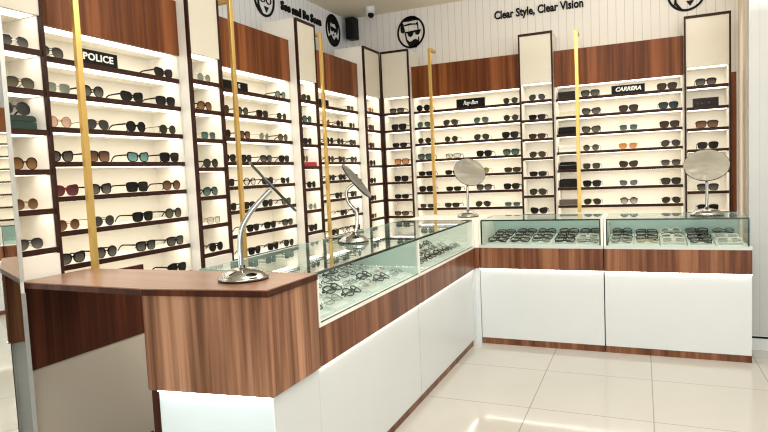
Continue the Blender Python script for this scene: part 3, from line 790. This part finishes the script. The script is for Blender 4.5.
MB().lathe([(0, -.118), (.012, -.116), (.026, -.108), (.037, -.09), (.041, -.07), (.041, -.045), (0, -.045)], seg=24).build('housing', M['base_white'], cm)
lens = MB().lathe([(0, -.008), (.016, -.006), (.027, 0), (.029, .010), (0, .012)], seg=20).build('camera_lens', M['black'], cm, loc=(.021, -.033, -.085)); lens.rotation_euler = (math.radians(70), 0, math.radians(32))
PILLAR = -13.3

# ------------------------------------------------------------------ mirrored pillar, side cabinet, desk
pl = empty('mirror_panel', (-2.148, 1.480, 0), math.radians(PILLAR)); tag(pl, 'floor-to-ceiling mirror panel with silver edge at the desk end', 'mirror')
MB().box(-.030, -.008, -.90, 0, 0, CEIL-.002).build('backing_board', M['white'], pl)
MB().box(-.008, 0, -.90, -.0165, .0, CEIL-.002).build('mirror_pane', M['mirror'], pl)
MB().box(-.008, .0006, -.016, 0, 0, .86).build('edge_profile', M['alu'], pl)
MB().box(-.008, .0006, -.016, 0, .905, CEIL-.002).build('edge_profile', M['alu'], pl)
sc = empty('side_cabinet', (-2.198, 1.492, 0)); tag(sc, 'low walnut and white cabinet under the desk opening', 'cabinet')
MB().box(0, .018, 0, .60, .547, .872).build('upper_panel', M['wood_dark'], sc)  # walnut darkened in colour for the shade of the desk opening
MB().box(0, .012, 0, .60, .06, .545).build('lower_panel', M['shade_panel'], sc)  # white front toned down in colour for the same shade
MB().box(0, .006, 0, .60, 0, .06).build('plinth', M['wood_dark'], sc)

dk = empty('service_desk', (-1.55, 1.475, 0)); tag(dk, 'walnut service desk with end block on a white base', 'desk')
X0, X1 = -1.555, -1.092
top = [(-2.186, 1.488), (-1.56, 1.474), (X0, 1.472), (X1+.004, 1.536), (X1+.004, 1.853), (-2.186, 1.80)]
R = lambda pts: [(x+1.55, y-1.475) for x, y in pts]
MB().prism(R(top), .8965, .900).build('desktop', M['wood_top'], dk)
MB().prism(R(top), .876, .8963).build('edge_band', M['wood_dark'], dk)  # desktop edge, its shading put into the darker wood
MB().prism(R([(X0, 1.476), (X1, 1.540), (X1, 1.850), (X0, 1.850)]), .547, .8755).build('end_block', M['wood_block'], dk, bevel=.0015)
MB().prism(R([(X0+.03, 1.500), (X1-.012, 1.560), (X1-.012, 1.850), (X0+.03, 1.850)]), .0, .546).build('base', M['base_white'], dk)
MB().prism(R([(X0+.03, 1.492), (X1-.012, 1.552), (X1-.012, 1.5595), (X0+.03, 1.4995)]), .0, .546).build('daylit_front', M['daylit_base'], dk)  # thin layer carrying the lit colour of the base front
MB().prism(R([(X0-.012, 1.486), (X0-.0005, 1.486), (X0-.0005, 1.850), (X0-.012, 1.850)]), .547, .8755).build('block_side', M['wood_band'], dk)  # added strip, darker wood stands for the block's unlit side
MB().prism(R([(X0+.002, 1.486), (X0+.029, 1.489), (X0+.029, 1.492), (X0+.002, 1.490)]), .0, .546).build('corner_strip', M['wood_dark'], dk)
MB().prism(R([(X0+.035, 1.479), (X1-.006, 1.5415), (X1-.004, 1.551), (X0+.035, 1.490)]), .5458, .5468).build('light_strip', M['led_cold'], dk)

# ------------------------------------------------------------------ glass showcases
ZB, ZG, ZT = .547, .695, .900
def showcase(x0, x1, y0, y1, front, label, ends=(True, True), ZT=.900):
    """box showcase; front 'X': glass front on plane x1 (leg along Y); 'Y': glass front on plane y0"""
    root = empty('glass_showcase', ((x0+x1)/2, (y0+y1)/2, 0)); tag(root, label, 'showcase', 'glass showcases forming the counter')
    ox, oy = (x0+x1)/2, (y0+y1)/2
    def B(name, mat, *b, bevel=0):
        return MB().box(b[0]-ox, b[1]-ox, b[2]-oy, b[3]-oy, b[4], b[5]).build(name, M[mat], root, bevel=bevel)
    g = .003
    if front == 'X':
        B('base_panel', 'base_white', x0, x1-.012, y0, y1, .045, ZB)
        B('plinth', 'wood_band', x0+.02, x1-.020, y0, y1, .0, .045)
        B('wood_band', 'wood_band', x0, x1, y0+.001, y1-.001, ZB, ZG)
        B('light_strip', 'led_cool', x1-.0115, x1-.002, y0, y1, ZB-.0012, ZB-.0002)
        B('bottom_rail', 'white', x1-.020, x1+.002, y0, y1, ZG, ZG+.014)
        B('case_floor', 'tray', x0, x1-.020, y0, y1, ZG, ZG+.010)
        B('glass_track', 'glass_edge', x1-.006, x1-.0005, y0+.012, y1-.004, ZG+.0145, ZG+.0175)
        B('front_glass', 'glass', x1-.008, x1-.002, y0+.012, y1-.004, ZG+.018, ZT-.011)
        B('top_glass', 'glass_top', x0+.012, x1-.0095, y0+.006, y1-.001, ZT-.010, ZT-.001)
        B('glass_edge', 'glass_edge', x1-.0095, x1, y0+.003, y1-.001, ZT-.010, ZT)
        B('back_panel', 'teal', x0, x0+.012, y0+.004, y1-.004, ZG+.010, ZT)
        B('end_panel', 'white', x0+.013, x1+.002, y0, y0+.011, ZG+.014, ZT-.011)
        if ends[1]: B('divider', 'teal_light', x0+.013, x1-.010, y1-.003, y1, ZG+.010, ZT-.011)
        B('joint_edge', 'glass_edge', x0+.012, x1-.010, y1-.001, y1+.004, ZT-.008, ZT)
    else:
        B('base_panel', 'base_white', x0+.0015, x1-.0015, y0+.012, y1, .045, ZB)
        B('plinth', 'wood_band', x0, x1, y0+.016, y1, .0, .045)
        B('wood_band', 'wood_band', x0+.001, x1-.001, y0, y1, ZB, ZG)
        B('light_strip', 'led_cool', x0, x1, y0+.002, y0+.0115, ZB-.0012, ZB-.0002)
        B('bottom_rail', 'rail_mint', x0, x1, y0-.002, y0+.012, ZG, ZG+.022)
        B('case_floor', 'tray', x0, x1, y0+.012, y1, ZG, ZG+.010)
        xa, xb = x0+.017, x1-.017
        B('front_glass', 'glass', xa, xb, y0+.003, y0+.009, ZG+.022, ZT-.011)
        B('top_glass', 'glass_top', xa, xb, y0+.0105, y1-.013, ZT-.010, ZT-.001)
        B('glass_edge', 'glass_edge', xa, xb, y0, y0+.010, ZT-.010, ZT)
        B('side_edge', 'glass_edge', xa-.002, xa+.006, y0+.001, y0+.010, ZG+.022, ZT-.010)
        B('side_edge', 'glass_edge', xb-.006, xb+.002, y0+.001, y0+.010, ZG+.022, ZT-.010)
        B('back_panel', 'teal', xa, xb, y1-.012, y1, ZG+.010, ZT)
        if ends[0]: B('end_panel', 'white', x0, xa-.003, y0, y1, ZG+.014, ZT)
        if ends[1] == 'glass': B('end_glass', 'glass', xb+.0025, xb+.008, y0+.012, y1, ZG+.014, ZT)
        elif ends[1]: B('end_panel', 'white', xb+.003, x1, y0, y1, ZG+.014, ZT)
    return root
FX = -1.095; BX = -1.64; FY = 4.087
showcase(BX, FX, 1.856, 2.925, 'X', 'long glass showcase joined to the walnut desk, white tray floor')
showcase(BX, FX, 2.931, 4.03, 'X', 'glass showcase between the desk-side case and the inner corner', ends=(True, False))
showcase(-1.066, -.236, FY, 4.52, 'Y', 'glass showcase on the back counter next to the inner corner', ZT=.893)
showcase(-.232, .603, FY, 4.52, 'Y', 'glass showcase on the back counter ending at the white partition', ends=(True, 'glass'), ZT=.892)
cp = empty('corner_post', (-1.075, 4.05, 0)); tag(cp, 'white corner post joining both runs of showcases', 'counter corner')
MB().prism([(-.565, -.014), (-.020, -.014), (-.020, .037), (.007, .037), (.007, .46), (-.565, .46)], .695, .897).build('upper_post', M['white'], cp, bevel=.002)
MB().prism([(-.565, -.014), (-.019, -.014), (-.019, .038), (.007, .038), (.007, .46), (-.565, .46)], .547, .694).build('wood_band', M['wood_band'], cp)
MB().prism([(-.565, -.014), (-.028, -.014), (-.028, .042), (.007, .042), (.007, .46), (-.565, .46)], .0, .546).build('base', M['base_white'], cp)

# ------------------------------------------------------------------ trays of spectacles
def tray(x, y, z, w, d, rz, tilt, label, group):
    root = empty('eyewear_tray', (x, y, z)); root.rotation_euler = (tilt, 0, rz); tag(root, label, 'tray', group)
    MB().box(-w/2, w/2, 0, d, 0, .006).build('tray_floor', M['tray'], root)
    for a, b, c, e in ((-w/2, w/2, 0, .004), (-w/2, w/2, d-.004, d), (-w/2, -w/2+.004, .004, d-.004), (w/2-.004, w/2, .004, d-.004)):
        MB().box(a, b, c, e, .006, .014).build('rim', M['tray'], root)
    return root
NM = {'black': 'black-rimmed', 'brown': 'brown-rimmed', 'clear': 'clear-rimmed', 'silver': 'thin silver-rimmed', 'gold': 'thin gold-rimmed', 'gunmetal': 'thin dark-rimmed'}
def spectacles(st, fr, loc, rz, tilt, label, group):
    o = make_eyewear('eyeglasses', st, fr, 'clear', loc, rz, tilt=tilt, folded=True)
    tag(o, label, 'eyeglasses', group); return o
ZF = ZG + .0108
def back_trays(xs, w, sets, case, tag_):
    for i, (x, fr) in enumerate(zip(xs, sets)):
        t = .10
        tray(x, FY+.035, ZF, w, .36, 0, t, f'white tray of spectacles, {ORD[i]} from the corner end, {case}', 'trays in the back showcases')
        n = len(fr)
        for k, f in enumerate(fr):
            d = .035 + k*.30/max(1, n-1)
            yy = FY+.035 + d*math.cos(t); zz = ZF + d*math.sin(t) + .0215
            rowname = ['front', 'second', 'third', 'fourth', 'fifth'][k]
            st = random.choice(['square', 'round', 'rect', 'square'])
            spectacles(st, f, (x+random.uniform(-.004, .004), yy, zz), random.uniform(-.04, .04), -.95,
                       f'{NM[f]} {LOOK_STYLE[st]} eyeglasses, {rowname} row, {ORD[i]} tray from corner end, {case}', 'spectacles in the back showcases')
back_trays([-.948, -.796, -.644, -.492, -.340], .148, [['black']*4, ['black', 'gunmetal', 'black', 'black'], ['gunmetal', 'black', 'gunmetal', 'black'], ['black', 'black', 'brown', 'black'], ['gunmetal', 'clear', 'gunmetal', 'black']], 'corner showcase', 0)
back_trays([-.130, .026, .182, .338, .494], .150, [['gunmetal', 'gunmetal', 'black', 'black'], ['gold', 'black', 'black', 'black'], ['clear', 'clear', 'gunmetal', 'clear'], ['black', 'black', 'black', 'black'], ['clear', 'clear', 'gunmetal']], 'end showcase', 0)
def leg_trays(y0, n, pitch, sets, case):
    for i in range(n):
        y = y0 + i*pitch                                  # trays run across the counter, spectacles face the aisle
        root = tray(FX-.035, y+pitch-.012, ZF, pitch-.012, .47, PI/2, .07, f'long white tray of spectacles, {ORD[i]} from the desk end, {case}', 'trays in the long showcases')
        root.location.y = y + (pitch-.012)/2
        for k, f in enumerate(sets[i]):
            d = .03 + k*.098 + random.uniform(-.004, .004)
            st = ['round', 'square', 'square', 'rect'][(i*2+k) % 4]
            spectacles(st, f, (FX-.035-d*math.cos(.07), y+(pitch-.012)/2+random.uniform(-.004, .004), ZF+d*math.sin(.07)+.022), PI/2+random.uniform(-.12, .12), -1.05,
                       f'{NM[f]} {LOOK_STYLE[st]} eyeglasses, {ORD[k]} from front glass, {ORD[i]} tray from desk, {case}', 'spectacles in the long showcases')
K, G, S_, C_, B_ = 'black', 'gunmetal', 'silver', 'clear', 'brown'
leg_trays(1.885, 6, .170, [[K, B_, K, K], [S_, C_, G, S_], [K, K, G, K], [C_, S_, G, S_], [K, K, G, K, G], [S_, C_, S_, G, S_]], 'desk showcase')
leg_trays(2.955, 6, .170, [[K, K, B_, K], [G, K, K, G], [K, K, K, K], [K, G, K, K, G], [K, G, K, G, C_], [G, C_, K, G, C_]], 'inner showcase')

# ------------------------------------------------------------------ table mirrors on chrome stands
def table_mirror(loc, base_r, stem, centre, normal, rx, rz_, label, roll=0.):
    root = empty('table_mirror', loc); tag(root, label, 'mirror', 'table mirrors on chrome stands')
    r = base_r
    MB().lathe([(r*.97, 0), (r*.97, .005), (0, .005)], seg=48).build('rubber_foot', M['black'], root)
    MB().lathe([(r*.98, .0055), (r, .008), (r*.985, .012), (r*.93, .0135), (r*.91, .017), (r*.80, .026), (r*.62, .034), (r*.40, .040), (r*.22, .043), (.015, .044), (.012, .052), (0, .053)], seg=48).build('stand_base', M['chrome'], root)
    L = Vector(loc)
    pts = [Vector(p)-L for p in stem]
    # smooth the stem through its points
    sm = []
    for i in range(len(pts)-1):
        p0 = pts[max(i-1, 0)]; p1 = pts[i]; p2 = pts[i+1]; p3 = pts[min(i+2, len(pts)-1)]
        for k in range(6):
            t = k/6
            sm.append(.5*((2*p1)+(-p0+p2)*t+(2*p0-5*p1+4*p2-p3)*t*t+(-p0+3*p1-3*p2+p3)*t**3))
    sm.append(pts[-1])
    MB().tube(sm, .0092, 10).build('stem', M['chrome'], root)
    n = Vector(normal).normalized(); q = n.to_track_quat('Z', 'Y')
    me = MB().lathe([(0, -.006), (.93, -.006), (1.0, -.003), (1.0, .003), (.985, .0034)], seg=56)
    me.v = [(x*rx, y*rz_, z) for x, y, z in me.v]; h = me.build('mirror_rim', M['mirror_rim'], root, loc=Vector(centre)-L)
    h.rotation_mode = 'QUATERNION'; h.rotation_quaternion = q
    me = MB().lathe([(0, .0035), (.985, .0035)], seg=56, smooth=False)
    me.v = [(x*rx, y*rz_, z) for x, y, z in me.v]; me.build('mirror_pane', M['mirror_soft'], h)
    return root
CAM = Vector((0, 0, 1.25))
# ------------------------------------------------------------------ the far side of the shop, seen in the mirror panel
fb = make_bay('L', 0, .98, 'display bay across the shop, seen in the mirror panel', 0); fb.location = (3.45, 2.95, 0); fb.rotation_euler = (0, 0, -PI/2)
fb2 = make_bay('L', 0, .98, 'second display bay across the shop, seen in the mirror panel', 0); fb2.location = (3.45, 1.96, 0); fb2.rotation_euler = (0, 0, -PI/2)
fs = showcase(BX, FX, 1.7, 2.7, 'X', 'glass showcase across the shop, seen in the mirror panel'); fs.location = (2.55, 2.45, 0); fs.rotation_euler = (0, 0, PI)
fs = showcase(BX, FX, 1.7, 2.7, 'X', 'second glass showcase across the shop, seen in the mirror panel'); fs.location = (2.55, 1.44, 0); fs.rotation_euler = (0, 0, PI)

table_mirror((-1.294, 1.690, .9001), .090, [(-1.302,1.690,.945), (-1.304,1.700,1.056), (-1.282,1.718,1.119), (-1.248,1.739,1.167), (-1.208,1.760,1.210)],
             (-1.199,1.765,1.221), (.318, .2215, .329), .120, .120, 'chrome table mirror standing on the walnut desk, turned edge-on')
table_mirror((-1.387, 2.755, .9001), .080, [(-1.384,2.762,.945), (-1.380,2.785,.984), (-1.394,2.810,1.054), (-1.432,2.800,1.109), (-1.436,2.800,1.173), (-1.396,2.820,1.208)],
             (-1.389,2.823,1.218), (.74, .20, .60), .115, .115, 'chrome table mirror with wavy stem on the long glass showcase')
table_mirror((-1.204, 4.325, .8981), .082, [(-1.204,4.325,.94), (-1.203,4.332,1.024), (-1.206,4.338,1.13), (-1.196,4.362,1.225)],
             (-1.190,4.355,1.234), (.48, -.69, .54), .122, .122, 'tilted round table mirror on the inner corner of the counter')
table_mirror((.382, 4.295, .8921), .100, [(.380,4.295,.94), (.384,4.300,1.053), (.382,4.305,1.117), (.382,4.322,1.205)],
             (.382,4.312,1.213), (-.06, -.74, .66), .132, .132, 'tilted oval-looking table mirror on the end showcase by the white partition')

# ------------------------------------------------------------------ camera
yaw, pitch, roll = -.4134, -.0714, -.0449
F = Vector((math.sin(yaw)*math.cos(pitch), math.cos(yaw)*math.cos(pitch), math.sin(pitch)))
Rr = F.cross(Vector((0,0,1))).normalized(); Uu = Rr.cross(F)
r = Rr*math.cos(roll) + Uu*math.sin(roll); u = -Rr*math.sin(roll) + Uu*math.cos(roll)
cam = bpy.data.cameras.new('camera'); co = bpy.data.objects.new('camera', cam); COL.objects.link(co)
cam.sensor_width = 36; cam.lens = 590.1/768*36; cam.clip_start = .02; cam.clip_end = 50
mw = Matrix.Identity(4)
for i in range(3): mw[i][0] = r[i]; mw[i][1] = u[i]; mw[i][2] = -F[i]; mw[i][3] = CAM[i]
co.matrix_world = mw
scene.camera = co

# ------------------------------------------------------------------ light
def area(name, loc, rot, sx, sy, power, col):
    l = bpy.data.lights.new(name, 'AREA'); l.shape = 'RECTANGLE'; l.size = sx; l.size_y = sy; l.energy = power; l.color = col
    o = bpy.data.objects.new(name, l); COL.objects.link(o); o.location = loc; o.rotation_euler = rot; return o
for x, y, pw in ((-.5, 1.2, 20), (-.5, 3.0, 20), (1.3, 1.2, 16), (1.3, 3.0, 10)):
    area('ceiling_panel_lamp', (x, y, CEIL-.03), (0, 0, 0), .6, .6, pw, (1, .975, .94))
area('shopfront_daylight', (.9, -2.9, 1.5), (PI/2, 0, 0), 3.6, 2.4, 115, (.92, .97, 1))
area('ceiling_fill', (.3, 2.5, 2.15), (PI, 0, 0), 2.4, 3.4, 120, (1, .965, .92))  # added fill without a fixture, lifts ceiling and upper walls
w = bpy.data.worlds.new('world'); scene.world = w; w.use_nodes = True
w.node_tree.nodes['Background'].inputs[0].default_value = (1, .97, .92, 1); w.node_tree.nodes['Background'].inputs[1].default_value = .3
scene.cycles.filter_width = 1.2
scene.view_settings.view_transform = 'Standard'; scene.view_settings.look = 'None'; scene.view_settings.exposure = 0; scene.view_settings.gamma = 1
